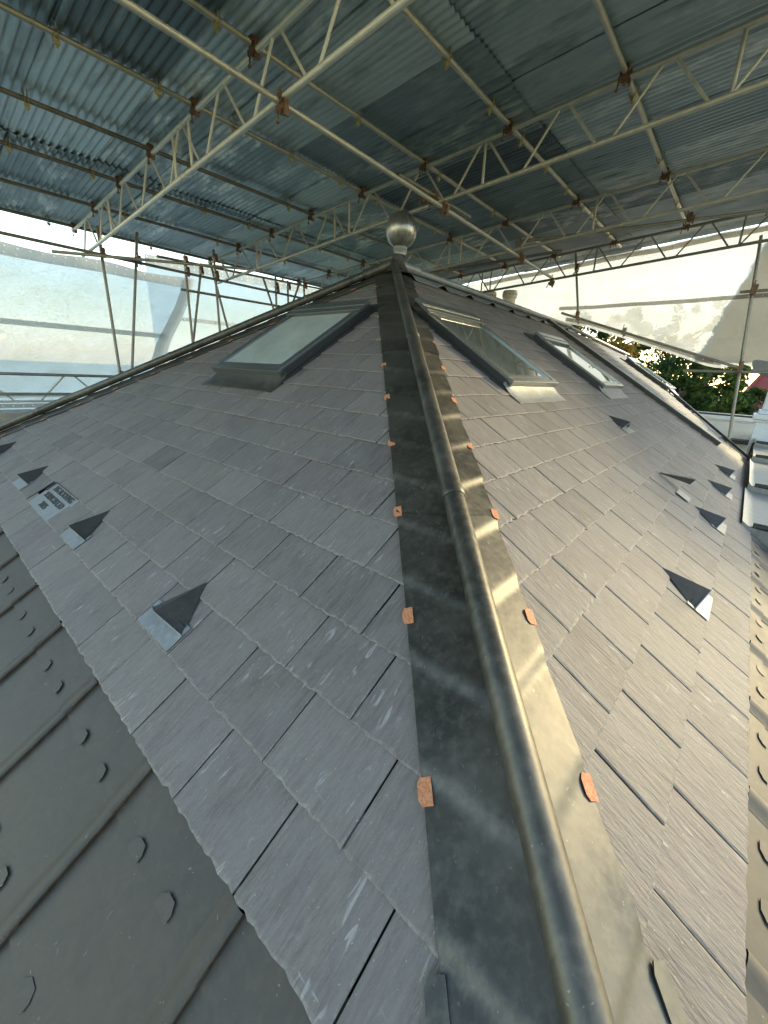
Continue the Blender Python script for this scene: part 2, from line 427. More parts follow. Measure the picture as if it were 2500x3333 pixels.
SKY_R = [(2.94, 3.89, 1.95, 3.05), (5.49, 6.44, 1.95, 3.05), (10.72, 11.62, 1.95, 3.05)]
PLAQ = (3.09, 3.66)
VENT_L = [(1.48, .22), (2.662, .22), (4.12, .22), (5.46, .22)]
VENT_R = [(2.312, .21), (3.822, .21), (5.105, .21), (6.27, .22), (4.60, 1.27)]
def inside(p, rect, mrg): return all(rect[0]+mrg < x < rect[1]-mrg and rect[2]+mrg < y < rect[3]-mrg for x, y in p)
cands = []
for face in 'LR':
    P = PL if face == 'L' else PR
    for k in range(0, 20):
        s0 = k*E; s1 = min(s0+.29, S_AP-.02)
        if s1-s0 < .05: continue
        off = (.5805 if face == 'L' else .8229)+(k % 2)*W/2
        lo, hi = (-1.0, 7.0) if face == 'L' else (-.5, 13)
        j0 = int(math.floor((lo-off)/W)); j1 = int(math.ceil((hi-off)/W))
        rr = random.Random(k*31+(5 if face == 'L' else 11))
        jit = {j: rr.uniform(-.006, .006) for j in range(j0-1, j1+2)}
        for j in range(j0, j1):
            gp = .0021+rr.uniform(0, .0019)
            ca, cb = off+j*W+jit[j]+gp, off+(j+1)*W+jit[j+1]-gp
            poly = [(ca, s0), (cb, s0), (cb, s1), (ca, s1)]
            if face == 'L':
                poly = clip(poly, -1, CT, -DR-.12); poly = clip(poly, 1, CT, YF-.12) if len(poly) > 2 else poly
                skies = SKY_L
                if k == 1 and (PLAQ[0]-.02 < (ca+cb)/2 < PLAQ[1]+.02): continue
            else:
                poly = clip(poly, -1, CT, -DL-.12)
                if len(poly) > 2:
                    # far edge: c <= FAR0 + m*s*CT  and the falling top edge
                    mm = (FAR1-FAR0)/2.9*CT; poly = clip(poly, 1, -mm, FAR0+.02)
                if len(poly) > 2:
                    # line from (RID_END, S_AP) to (FAR1, 2.9/CT)
                    ax_, ay_, bx_, by_ = RID_END, S_AP, FAR1, 2.9/CT
                    a_, b_ = (ay_-by_), (bx_-ax_); poly = clip(poly, a_, b_, a_*ax_+b_*ay_)
                skies = SKY_R
            if len(poly) < 3 or area(poly) < .0008: continue
            if any(inside(poly, q, .02) for q in skies): continue
            cx = sum(p[0] for p in poly)/len(poly); cs = s0+.1
            # slates under a vent's tray are cut round it: leave out the ones the vent stands in
            pr = project(P(cx, cs, 0)); vis = pr and -60 < pr[0] < 2560 and -60 < pr[1] < 3390
            cands.append((face, k, poly, ca, s0, pr[2] if vis else 1e3+len(cands)*.001))
order = sorted(range(len(cands)), key=lambda i: cands[i][5])
single = set(i for i in order[:300] if cands[i][5] < 100)
rest = {'L': [], 'R': []}
for i, (face, k, poly, ca, s0, z) in enumerate(cands):
    P = PL if face == 'L' else PR
    geo = slate_geom(poly, ca, s0, P, random.Random(i*13+1), 2 if z < 2.6 else (1 if z < 7 else 0))
    if i in single:
        link('slate', slate_mesh([geo], face == 'L'), slopeL if face == 'L' else slopeR)
    else: rest[face].append(geo)
for face in 'LR':
    tag(link('slate_courses', slate_mesh(rest[face], face == 'L'), slopeL if face == 'L' else slopeR), kind='stuff')

# ---- lead hips and ridge
def saw(s):
    p = (s/E) % 1.0
    base = .0150+.0115*(1-p)
    if p < .17: t = p/.17; t = t*t*(3-2*t); base = (.0150+.0005)*(1-t)+base*t if p > 0 else base
    return base+.003
GW = .272
def wing(m, P, chip, sgn, sa, sb, shear, lift, wr, ph):
    rows = []
    n_ = max(2, int((sb-sa)/.012)); nq = 12
    for i in range(n_+1):
        row = []
        for q_ in range(nq+1):
            q = q_/nq; s = sa+(sb-sa)*i/n_ - shear*q
            c = chip(s)+sgn*(.018+(GW-.018)*q)
            h = saw(s)*(1-.25*(1-q))+lift + wr*(noise.noise(Vector((c*7+ph, s*7, ph)))*.5+noise.noise(Vector((c*2.5, s*16+ph, 2)))*.35*q)
            if i < 2: h += .0015
            row.append(P(c, s, h))
        rows.append(row)
    m.grid(rows)
    # rolled outer edge so that the sheet has thickness
    m.grid([[r[-1] for r in rows], [r[-1]-Vector((0, 0, .004)) for r in rows]])
def roll(m, a, b, rad, seg=20, flare=.0036, joint=True):
    a = Vector(a); b = Vector(b); d = (b-a).normalized(); side = d.cross(Vector((0, 0, 1))).normalized(); up = side.cross(d)
    rows = []
    L = (b-a).length; ts = [0, .004, .03, .06]+[.06+(L-.06)*i/14 for i in range(1, 15)]
    for t in ts:
        r = rad+(flare if t < .04 else 0)+(-.003 if t == 0 else 0)
        wob = noise.noise(Vector((t*3+a.x*5, a.y, 0)))*.0016
        row = []
        for i in range(seg+1):
            an = R_(-62)+R_(304)*i/seg
            rr_ = r+noise.noise(Vector((an*2.1, t*6+a.x*3, 4)))*.0011
            row.append(a+d*t+side*(rr_*math.cos(an))+up*(rr_*math.sin(an)+wob))
        rows.append(row)
    m.grid(rows)
    return d, side, up
RAD = .038
def hip_sheets(laps, Pa, ha, sga, Pb, hb_, sgb, axis, label):
    out = []
    for i in range(len(laps)-1):
        sa, sb = laps[i], laps[i+1]+.06
        m = MB(); lift = .0022*i
        if Pa: wing(m, Pa, ha, sga, sa, sb, .07, lift, .0030, 3.1+i)
        if Pb: wing(m, Pb, hb_, sgb, sa, sb, .07, lift, .0036, 8.7+i)
        roll(m, axis(sa+.015), axis(sb), RAD+.0006*i)
        o = m.build('hip_sheet', 'lead', house, smooth=50, recalc=False)
        if label: tag(o, label)
        out.append(o)
    return out
axC = lambda s: Vector((DL+s*CT, DR+s*CT, s*ST+.058))
laps = [-.62, -.05, 1.165, 2.39, 3.60, S_AP-.07]
hipC = hip_sheets(laps, PL, hipL, 1, PR, hipR, 1, axC, None)
axL = lambda s: Vector((DL+s*CT, YF-s*CT, s*ST+.058))
def PBc(c, s, h): return PB(c, s, h)
hipF = hip_sheets([-.4, .82, 2.05, 3.28, S_AP-.07], PL, hipL2, -1, PB, hipR, 1, axL, None)
def clip_mesh(lx, ly, mat, th=.0016, corner=.012):
    m = MB(); c = corner
    o = [(-lx, -ly), (lx-c*.6, -ly), (lx, -ly+c), (lx, ly-c), (lx-c*.6, ly), (-lx, ly)]
    k = len(o)
    m.add([(x, y, 0) for x, y in o]+[(x, y, th) for x, y in o], [tuple(reversed(range(k))), tuple(range(k, 2*k))]+[(i, (i+1) % k, k+(i+1) % k, k+i) for i in range(k)])
    me = m.mesh('clip'); me.materials.append(MATS[mat]); return me
cu = clip_mesh(.0165, .028, 'copper'); tab = clip_mesh(.02, .043, 'lead', .0035, .016)
def place(name, me, pos, xa, za, parent):
    xa = Vector(xa).normalized(); za = Vector(za).normalized(); ya = za.cross(xa).normalized(); xa = ya.cross(za)
    o = link(name, me, parent)
    o.matrix_basis = Matrix(((xa.x, ya.x, za.x, pos[0]), (xa.y, ya.y, za.y, pos[1]), (xa.z, ya.z, za.z, pos[2]), (0, 0, 0, 1)))
    return o
nL = Vector((-ST, 0, CT)); nR = Vector((0, -ST, CT))
hd = Vector((CT, CT, ST)).normalized(); hd2 = Vector((CT, -CT, ST)).normalized()
def sheet_for(lst, lps, s):
    for i in range(len(lst)-1, -1, -1):
        if s >= lps[i]: return lst[i]
    return lst[0]
for k in (1.92, 3.56, 5.25, 7.05, 8.72, 10.27, 12.03, 13.85, 15.5, 17.1):
    s = k*E
    cl = hipL(s)+GW-.006; cr = hipR(s)+GW-.006
    place('copper_clip', cu, PL(cl, s, saw(s)+.0035), -hd.cross(nL), nL+hd*rnd.uniform(-.03, .05), sheet_for(hipC, laps, s))
    place('copper_clip', cu, PR(cr, s, saw(s)+.0045), -hd.cross(nR), nR+hd*rnd.uniform(-.03, .08), sheet_for(hipC, laps, s))
for s in (.185,):
    place('lead_tab', tab, PL(hipL(s)+GW-.012, s-.03, saw(s)+.004), -hd.cross(nL), nL, hipC[1])
    place('lead_tab', tab, PR(hipR(s)+GW-.012, s-.03, saw(s)+.006), -hd.cross(nR), nR, hipC[1])
lapsF = [-.4, .82, 2.05, 3.28]
for k in (.6, 2.2, 3.9, 5.5, 7.1, 8.7, 10.3, 12.0, 13.7, 15.3, 17):
    s = k*E; place('copper_clip', cu, PL(hipL2(s)-GW+.006, s, saw(s)+.0035), hd2.cross(nL)*-1, nL, sheet_for(hipF, lapsF, s))
# ridge: long lead roll with a scalloped flashing lifting off the top course
m = MB()
segs = [AX+.08, AX+1.75, AX+3.5, AX+5.1, RID_END]
for i in range(len(segs)-1):
    m = MB()
    roll(m, (segs[i+1]+.05, AY, Z_AP+.05), (segs[i], AY, Z_AP+.05), RAD+.001*(i % 2))
    rows = []
    nx = int((segs[i+1]-segs[i])/.02)
    for a in range(nx+1):
        c = segs[i]+(segs[i+1]-segs[i])*a/nx; row = []
        up = max(0, math.sin(c*2*math.pi/.62+1))**3
        for q_ in range(9):
            q = q_/8; s = S_AP-.012-.17*q
            h = .028+up*.045*q*q+noise.noise(Vector((c*5, q*2, 1)))*.006*q
            row.append(PR(c, s, h))
        rows.append(row)
    m.grid(rows); m.grid([[r[-1] for r in rows], [r[-1]-Vector((0, 0, .004)) for r in rows]])
    rows = [[PB(segs[i]+(segs[i+1]-segs[i])*a/6, S_AP-.01-.16*q/3, .03) for q in range(4)] for a in range(7)]
    m.grid(rows)
    m.build('ridge_sheet', 'lead_bright', house, smooth=50, recalc=False)  # brighter than the hip lead: sunlight on the ridge is in the colour
# falling top edge and far verge of the skewed end
m = MB()
A_, B_, C_ = PR(RID_END, S_AP, .05), PR(FAR1, 2.9/CT, .05), PR(FAR0+.02, -.06, .05)
roll(m, B_, A_, .034)
m.build('verge_sheet', 'lead_bright', house, smooth=50, recalc=False)
m = MB(); roll(m, C_, B_-Vector((.02, .02, .01)), .022)
m.build('verge_sheet', 'lead', house, smooth=50, recalc=False)
# raised division roll running down the sunlit slope
m = MB(); cD = 8.06
for sa, sb in ((.56, S_AP-.03),):
    m.box(cD-.04, sa, -.01, cD+.04, sb, .066, PR)
o = m.build('division_upstand', 'lead_dark', house)
m = MB(); m.box(cD-.05, .555, .067, cD+.055, S_AP-.035, .079, PR)
m.build('cap', 'lead_bright', o)  # sunlit top painted in: paler lead than the upstand below
# ridge end saddle and finial
fin = empty('finial', 'large dark lead ball finial on the roof apex', parent=house)
FX, FY = AX+.055, AY-.03
m = MB(); prof = []
for i in range(0, 33):
    a = -math.pi/2+math.pi*i/32*.999
    if math.sin(a) < -.90: continue
    prof.append((.160*math.cos(a), 2.495+.170*math.sin(a)))
prof = prof+[(0.0001, 2.665)]
m.lathe(prof, FX, FY, 40); m.build('ball', 'lead_ball', fin, smooth=True, recalc=False)
m = MB(); m.lathe([(.052, 2.262), (.064, 2.268), (.062, 2.285), (.068, 2.296), (.074, 2.312), (.068, 2.326), (.073, 2.342), (.06, 2.352), (.001, 2.354)], FX, FY, 28)
m.build('neck', 'lead_bright', fin, smooth=40, recalc=False)
m = MB()
m.lathe([(.17, 2.085), (.125, 2.115), (.09, 2.165), (.068, 2.21), (.060, 2.25), (.058, 2.272), (.001, 2.273)], FX-.02, FY+.01, 28)
m.build('saddle', 'lead_dark', fin, smooth=True, recalc=False)
for dx, dy, l_, mt in ((-1, 1, .34, 'lead'), (1, 0, .42, 'lead_bright')):
    a = Vector((AX, AY, Z_AP+.058)); d = Vector((dx, dy, -.62 if dx < 0 else 0)).normalized()
    m = MB(); roll(m, a+d*l_, a+d*.02, RAD+.011, flare=.004); m.build('saddle', mt, fin, smooth=50, recalc=False)

# ---- eaves aprons of lead sheets with welted rolls and tabs
def apron(P, flip, hipf, cmax, rolls, rows_, tab_off, mat, clipmat):
    ap = empty('eaves_apron', parent=house)
    tabm = MB(); o = [(-.029, 0), (-.029, .022), (-.012, .037), (.016, .037), (.029, .020), (.029, 0)]
    k = len(o); tabm.add([(x, y, 0) for x, y in o]+[(x, y, .0013) for x, y in o], [tuple(reversed(range(k))), tuple(range(k, 2*k))]+[(i, (i+1) % k, k+(i+1) % k, k+i) for i in range(k)])
    tme = tabm.mesh('lead_tab'); tme.materials.append(MATS['lead_tab'])
    edges = [None]+rolls+[cmax]
    for i in range(len(edges)-1):
        for ri, (sa, sb, h0) in enumerate(rows_):
            m = MB(); rows = []
            ca_f = (lambda s: hipf(s)+.05) if edges[i] is None else (lambda s, e=edges[i]: e)
            cb = edges[i+1]
            if ca_f(sb) > cb-.02: continue
            ns, nc_ = 7, 14
            for a in range(ns+1):
                s = sa+(sb-sa)*a/ns; c0 = ca_f(s); row = []
                for b in range(nc_+1):
                    q = b/nc_; c = c0+(cb-c0)*q
                    h = h0+.0035*noise.noise(Vector((c*4+ri*3, s*6, i*1.7)))+.0010*noise.noise(Vector((c*17, s*17, i)))
                    dl = min(abs(c-cb), abs(c-c0)) if edges[i] is not None else abs(c-cb)
                    if a == 0: h -= 0.0
                    row.append(P(c, s, h))
                rows.append(row)
            m.grid(rows); m.grid([rows[0], [p-(P(0, 0, 1)-P(0, 0, 0))*.004 for p in rows[0]]])
            sh = m.build('lead_sheet', mat, ap, smooth=50, recalc=False)
            # tabs holding the lower edge
            if edges[i] is not None and ri < len(rows_)-1:
                c0, mid = edges[i], (edges[i]+cb)/2
                for dc in tab_off:
                    cc = mid+dc+rnd.uniform(-.008, .008)
                    nn = (P(0, 0, 1)-P(0, 0, 0)); ss = (P(0, 1, 0)-P(0, 0, 0))
                    xa = ss.cross(nn)
                    place('lead_tab', tme, P(cc, sa-.006, h0+.0045), xa, nn+ss*rnd.uniform(-.02, .06), sh)
    for c in rolls:
        for ri, (sa, sb, h0) in enumerate(rows_):
            m = MB(); ns = 8; rows = []
            for a in range(ns+1):
                s = sa+(min(sb, -.003)-sa)*a/ns
                if s < -.001 and hipf(s) > c: continue
                prof = [(-.060, .000), (-.048, .002), (-.030, .010), (-.014, .015), (.002, .0165), (.010, .014), (.012, .008), (.006, -.004)]
                if flip: prof = prof
                rows.append([P(c+x, s, h0+.0015+y+.0006*noise.noise(Vector((s*30, c, x)))) for x, y in (prof if not flip else [(-x, y) for x, y in prof])])
            if len(rows) > 1:
                m.grid(rows); m.build('lead_roll', mat, ap, smooth=60, recalc=False)
    return ap
rollsL = [.547+.4885*i for i in range(0, 12)]
apL = apron(PL, True, hipL, 6.6, rollsL, [(-.133, .06, -.001), (-.43, -.10, -.006), (-.88, -.40, -.011)], (-.087, .087), 'lead_apron', None)
tag(apL, 'dull grey lead apron below the shaded slates')
rollsR = [.905+.4875*i for i in range(0, 8)]
apR = apron(PR, False, hipR, 4.50, rollsR, [(-.078, .06, -.001), (-.38, -.05, -.006), (-.88, -.35, -.011)], (-.087, .087), 'lead_apron', None)
tag(apR, 'lead apron below the sunlit slates')
gut = empty('box_gutter', 'pale stepped lead gutter beyond the sunlit apron', parent=house)
for i, (xa, xb, zt) in enumerate(((4.42, 6.10, .028), (6.12, 8.45, .085), (8.48, 10.2, .15), (10.2, 12.3, .21))):
    m = MB(); rows = []
    for a in range(13):
        x = xa+(xb-xa)*a/12
        rows.append([(x, y, z+noise.noise(Vector((x*3, y*4, i)))*.006) for y, z in ((DR+.075-.02*i, zt+.045), (DR+.03, zt+.012), (DR-.01, zt), (DR-.2, zt-.012), (DR-.45, zt-.02), (DR-.75, zt-.02))])
    m.grid(rows); m.grid([rows[0], [Vector(p)-Vector((0, 0, .22)) for p in rows[0]]])
    sh = m.build('lead_sheet', 'lead_bright', gut, smooth=50, recalc=False)
    m = MB(); m.tube((xa+.03, DR+.0, zt+.012), (xa+.02, DR-.75, zt+.004), .028, 10); m.build('drip_roll', 'lead_dark', sh, smooth=50)

# ---- skylights
def skylight(P, rect, label, grey, side):
    c0, c1, s0, s1 = rect
    sk = empty('skylight', label, parent=house)
    H = .088
    fr = MB(); t = .035
    for a in ((c0, s0, c0+t, s1), (c1-t, s0, c1, s1)):
        fr.box(a[0], a[1], -.02, a[2], a[3], H, P)
    fr.box(c0+t, s0, -.02, c1-t, s0+t, H-.004, P); fr.box(c0+t, s1-t, -.02, c1-t, s1, H, P)
    fo = fr.build('frame', 'frame_dark', sk)
    # cover profiles, one for each side
    for nm, bx in (('side_cover', (c0-.006, s0+.03, H-.012, c0+.062, s1-.16, H+.010)), ('side_cover', (c1-.062, s0+.03, H-.012, c1+.006, s1-.16, H+.010))):
        m = MB(); m.box(*bx, P); o = m.build(nm, grey, sk)
        bv = o.modifiers.new('bevel', 'BEVEL'); bv.width = .004; bv.segments = 2
    m = MB()
    for dz, a, b in ((0, s1-.155, s1-.07), (.008, s1-.085, s1+.012)): m.box(c0-.010, a, H-.01+dz, c1+.010, b, H+.022+dz, P)
    o = m.build('top_hood', grey, sk); bv = o.modifiers.new('bevel', 'BEVEL'); bv.width = .006; bv.segments = 2
    m = MB(); m.box(c0+.002, s0-.012, H-.045, c1-.002, s0+.055, H+.004, P); m.box(c0-.004, s0-.016, H-.020, c1+.004, s0+.03, H+.010, P)
    o = m.build('bottom_cover', grey, sk); bv = o.modifiers.new('bevel', 'BEVEL'); bv.width = .005; bv.segments = 2
    m = MB(); m.box(c0+.055, s0+.05, H-.02, c1-.055, s0+.082, H+.006, P); m.build('glazing_bead', grey, sk)
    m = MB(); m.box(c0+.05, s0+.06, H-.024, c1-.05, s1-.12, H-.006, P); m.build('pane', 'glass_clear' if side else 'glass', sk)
    # dressed apron below the window
    m = MB(); rows = []
    for a in range(9):
        q = a/8; s = s0+.035-.20*q; row = []
        hh = .055*(1-q)**2.2+.021
        for b in range(25):
            r = b/24; c = c0-.03+(c1-c0+.06)*r
            ed = min(r, 1-r)
            h = hh*(1 if ed > .06 else .6+.4*ed/.06)+.004*noise.noise(Vector((c*6, s*8, c0)))
            row.append(P(c, s, max(.018, h)))
        rows.append(row)
    m.grid(rows); m.grid([rows[-1], [p-Vector((0, 0, .004)) for p in rows[-1]]])
    m.build('flashing', 'lead_bright' if side else 'lead', sk, smooth=50, recalc=False)  # sun and shade put into the colour: brighter lead on the sunlit slope
    # side soakers
    for cc, d in ((c0, -1), (c1, 1)):
        m = MB(); m.box(min(cc, cc+d*.03), s0-.02, .0, max(cc, cc+d*.03), s1+.05, .030, P); m.build('soaker', 'frame_dark', sk)
    m = MB(); m.box(c0-.05, s1-.005, .012, c1+.05, s1+.12, .030, P); m.build('back_flashing', 'lead_dark', sk)
    return sk
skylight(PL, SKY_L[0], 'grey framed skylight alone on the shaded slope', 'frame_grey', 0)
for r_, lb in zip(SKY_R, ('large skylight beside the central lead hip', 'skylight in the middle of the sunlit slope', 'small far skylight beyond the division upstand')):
    skylight(PR, r_, lb, 'frame_sunlit', 1)

# ---- hooded slate vents
def vent(P, c0, s0, label, near, w=.135, ln=.20, hh=.088, zmat='lead_dark', tray='lead_bright'):
    v = empty('roof_vent', label, parent=house)
    sb = s0+.065
    m = MB()
    T_ = P(c0, sb+ln, .016); Mq = P(c0, sb, hh); B1 = P(c0-w, sb-.0, .016); B2 = P(c0+w, sb, .016)
    T2, M2, b1, b2 = T_, P(c0, sb, hh-.005), P(c0-w+.006, sb, .016), P(c0+w-.006, sb, .016)
    m.add([T_, Mq, B1, B2, M2, b1, b2], [(0, 1, 2), (0, 3, 1), (1, 4, 5, 2), (1, 3, 6, 4)])
    hd_ = m.build('hood', zmat, v)
    m = MB(); m.tube(P(c0-w, sb, .019), P(c0, sb-.002, hh-.001), .0036, 6); m.tube(P(c0+w, sb, .019), P(c0, sb-.002, hh-.001), .0036, 6); m.build('lip', tray, hd_, smooth=60)
    m = MB(); m.add([P(c0-w+.006, sb+.03, .0165), P(c0+w-.006, sb+.03, .0165), P(c0, sb+.03, hh-.022)], [(0, 1, 2)]); m.build('opening', 'black_opening', v)
    m = MB(); rows = []
    for a in range(5):
        s = s0-.002+(.105)*a/4
        rows.append([P(c0+(b/10*2-1)*(w+.004), s, .0215-(s-s0)*.036+.0018*noise.noise(Vector((b*.6, a*.9, c0)))) for b in range(11)])
    m.grid(rows); m.grid([rows[0], [p-Vector((0, 0, .005)) for p in rows[0]]])
    m.build('tray', tray, v, smooth=50, recalc=False)
    return v
for (c, s), lb in zip(VENT_L, ('hooded lead vent next to the hip on the shaded slope', 'hooded lead vent just below the name plaque', 'hooded lead vent just above the name plaque', 'hooded lead vent at the far hip of the shaded slope')):
    vent(PL, c, s, lb, 0, tray='lead_bright')
for i, ((c, s), lb) in enumerate(zip(VENT_R, ('black hooded vent nearest the hip on the sunlit slope', 'second black hooded vent along the sunlit eaves', 'third black hooded vent along the sunlit eaves', 'last small hooded vent along the sunlit eaves', 'hooded vent below the middle skylight'))):
    vent(PR, c, s, lb, 1)
# lifted slate-and-a-half vent with a long flap
v = empty('roof_vent', 'long lifted vent flap on the sunlit slope', parent=house)
m = MB(); c0 = 3.97
tip = PR(c0, .815, .018); e1 = PR(c0+.02, .60, .135); e2 = PR(c0+.06, .60, .135)
m.add([tip, PR(c0+.04, .815, .018), e2, e1, PR(c0, .815, .014), PR(c0+.04, .815, .014), PR(c0+.06, .60, .085), PR(c0+.02, .60, .085)],
      [(0, 1, 2, 3), (0, 3, 7, 4), (3, 2, 6, 7), (1, 5, 6, 2), (4, 7, 6, 5)])
m.build('hood', 'lead_dark', v)
m = MB(); m.grid([[PR(c0-.20+.15*b/5, .52+.11*a/4, .024+.004*noise.noise(Vector((a, b, 3)))) for b in range(6)] for a in range(5)]); m.build('tray', 'lead_bright', v, smooth=50, recalc=False)

# ---- name plaque of cast lead
pq = empty('name_plaque', 'pale lead plaque with raised lettering on the shaded slope', parent=house)
m = MB()
ca, cb, sa, sb = PLAQ[0], PLAQ[1], E-.004, 2*E+.05
m.box(ca, sa, .004, cb, sb, .0105, PL); m.build('plate', 'lead_bright', pq)
m = MB()
m.box(ca+.012, sb-.050, .010, cb-.012, sb-.044, .020, PL); m.box(cb-.012, sb-.13, .010, cb-.006, sb-.044, .020, PL)
m.build('rim', 'lead_dark', pq)
def raised(txt, size, c, s, parent):
    cu_ = bpy.data.curves.new('lettering', 'FONT'); cu_.body = txt; cu_.size = size; cu_.extrude = .0022; cu_.align_x = 'CENTER'; cu_.offset = .0012
    cu_.space_character = .98
    tmp = bpy.data.objects.new('tmp', cu_); COL.objects.link(tmp)
    dg = bpy.context.evaluated_depsgraph_get(); me = bpy.data.meshes.new_from_object(tmp.evaluated_get(dg))
    bpy.data.objects.remove(tmp); bpy.data.curves.remove(cu_)
    me.materials.clear(); me.materials.append(MATS['lead_dark'])
    for vtx in me.vertices:
        x, y, z = vtx.co; vtx.co = PL(c-x*1.12, s+y*.95, .0125+z)
    o = link('lettering', me, parent); o['kind'] = 'stuff'; return o
cm = (ca+cb)/2
raised('HG ROOFING', .062, cm-.015, sa+.165, pq)
raised('SERVICES LTD', .062, cm+.005, sa+.100, pq)
raised('2025', .062, cm+.045, sa+.035, pq)

# ------------------------------------------------------------------ temporary tin roof
SY = -.075
def zc(Y): return 3.9+SY*Y         # top chord level
troof = empty('temporary_roof', 'corrugated tin sheeting of the temporary scaffold roof', 'roof', loc=(0, 0, 0))
SHW, PITCH, AMP = .78, .0765, .0140
rowsY = [(-1.15, .46), (.22, 2.76), (2.52, 5.04), (4.80, 7.32), (7.08, 9.80)]
tin_cache = {}
def tin_mesh(L, wv):
    if (L, wv) in tin_cache: return tin_cache[(L, wv)]
    ncorr = int(round((SHW+.05)/PITCH)); n_ = ncorr*8; m = MB(); rows = []
    for a in range(5):
        y = L*a/4
        rows.append([(PITCH*i/8, y, AMP*math.sin(2*math.pi*i/8+.4)+wv*.004*math.sin(a*1.7+i*.05)) for i in range(n_+1)])
    m.grid(rows); me = m.mesh('corrugated_sheet', True, recalc=False); me.materials.append(MATS['tin']); tin_cache[(L, wv)] = me; return me
ang = math.atan(SY)
for ci, i in enumerate(range(-4, 12)):
    X = 1.43+SHW*i
    for ri, (ya, yb) in enumerate(rowsY):
        dy = rnd.uniform(-.03, .03)
        o = link('corrugated_sheet', tin_mesh(round(yb-ya, 3), rnd.choice((-1, 0, 1))), troof)
        lift = (.018 if ri % 2 else 0)+(.012 if ci % 2 else 0)
        o.rotation_euler = (ang, 0, rnd.uniform(-.004, .004))
        o.location = (X+rnd.uniform(-.012, .012), ya+dy, zc(ya+dy)+.092+lift)

# ------------------------------------------------------------------ lattice beams
RT_ = .0242
def lattice(X, ya, yb, label, mat, phase, verts, dbl):
    b = empty('lattice_beam', label, 'lattice beam', group='lattice beams of the temporary roof')
    zt = lambda y: zc(y)-.005; zb = lambda y: zc(y)-.445
    m = MB(); m.pipe((X, ya, zt(ya)), (X, yb, zt(yb)), RT_); m.build('top_chord', mat, b, smooth=50)
    m = MB(); m.pipe((X, ya+.0, zb(ya)), (X, yb-.25, zb(yb-.25)), RT_); m.build('bottom_chord', mat, b, smooth=50)
    per = .885; y = phase
    while y-per > ya: y -= per
    while y < yb-.3:
        for dt, db in ((-.055, -.36), (.055, .36)):
            if ya < y+db < yb-.3:
                m = MB(); m.box(-.5, -.5, -.5, .5, .5, .5)
                m = MB(); m.tube((X, y+dt, zt(y+dt)-.02), (X, y+db, zb(y+db)+.02), .0135, 8); m.build('brace', mat, b, smooth=50)
        y += per
    for yv in verts:
        if ya < yv < yb-.2:
            m = MB(); m.tube((X, yv, zt(yv)-.02), (X, yv-.01, zb(yv)+.02), .0165, 8); m.build('upright', mat, b, smooth=50)
    for yv in dbl:   # spigot collars where two beam lengths join
        for zf in (zt, zb):
            m = MB()
            for d in (-.05, .05): m.tube((X, yv+d-.008, zf(yv+d-.008)), (X, yv+d+.008, zf(yv+d+.008)), RT_+.006, 12)
            m.build('joint_collar', mat, b, smooth=50)
    return b
lattice(2.58, .2, 9.62, 'pale alloy lattice beam closest to the ball finial, reaching the left eave', 'alloy', 3.57, (5.16, 5.55, 7.8, 9.5), (5.35, 7.7))
lattice(5.03, -1.1, 9.6, 'lattice beam passing behind the ball finial, second from the hip end', 'galvanised', 3.92, (.76, 3.02, 5.27, 5.59, 7.79), (5.43, 8.0))
lattice(7.41, -1.1, 9.6, 'third lattice beam from the hip end, beyond the ball finial', 'galvanised', 4.08, (2.45, 4.75, 5.0, 7.2), (4.88, ))
lattice(9.73, -1.6, 9.6, 'end lattice beam against the white gable sheeting', 'galvanised_dull', 3.95, (.80, 3.04, 5.32, 5.55), (5.4, ))

# ------------------------------------------------------------------ couplers and tubes
def coupler_mesh(mat):
    m = MB()
    m.tube((-.025, 0, 0), (.025, 0, 0), .034, 10); m.box(-.028, -.045, -.018, .028, .045, .018)
    m.tube((0, -.025, .055), (0, .025, .055), .034, 10); m.box(-.03, -.022, .02, .03, .022, .09)
    for x, z in ((-.012, -.075), (.012, .125)):
        m.tube((x, .038, z*.2), (x, .046, z), .007, 6); m.tube((x, .046, z), (x, .047, z+.014), .013, 6)
    m.box(-.02, -.052, -.05, .02, -.034, .05)
    me = m.mesh('coupler'); me.materials.append(MATS[mat]); return me
CPL = coupler_mesh('rusty'); CPG = coupler_mesh('galvanised_dull')
m = MB()
for y in (-.012, .012):
    pts = [Vector((y, .036*math.cos(a), .036*math.sin(a))) for a in [R_(200+i*28) for i in range(6)]]
    pts = [Vector((y, -.03, .07))]+pts+[Vector((y, .034, .075))]
    for a, b in zip(pts, pts[1:]): m.tube(a, b, .0042, 6)
m.box(-.02, -.012, -.062, .02, .012, -.034); m.tube((0, 0, -.062), (0, 0, -.082), .007, 6)
HOOK = m.mesh('sheet_hook', 40); HOOK.materials.append(MATS['plated'])
def scaffold_tube(a, b, label, group, mat='galvanised', name='scaffold_tube', r=RT_):
    m = MB(); m.pipe(a, b, r); o = m.build(name, mat, None, smooth=50)
    tag(o, label, 'scaffold tube', group); return o
def put(par, me, pos, name='coupler', rz=0, rx=0, ry=0):
    o = link(name, me, par); o.location = pos; o.scale = (1.12,)*3; o.rotation_euler = (rx, ry, rz); return o
BX = (2.58, 5.03, 7.41, 9.73)
pur = [(-.62, 'outermost'), (.50, 'first'), (1.62, 'second'), (2.755, 'third'), (3.90, 'fourth'), (5.00, 'fifth'), (6.16, 'sixth'), (7.27, 'seventh'), (8.42, 'eighth'), (9.60, 'last')]
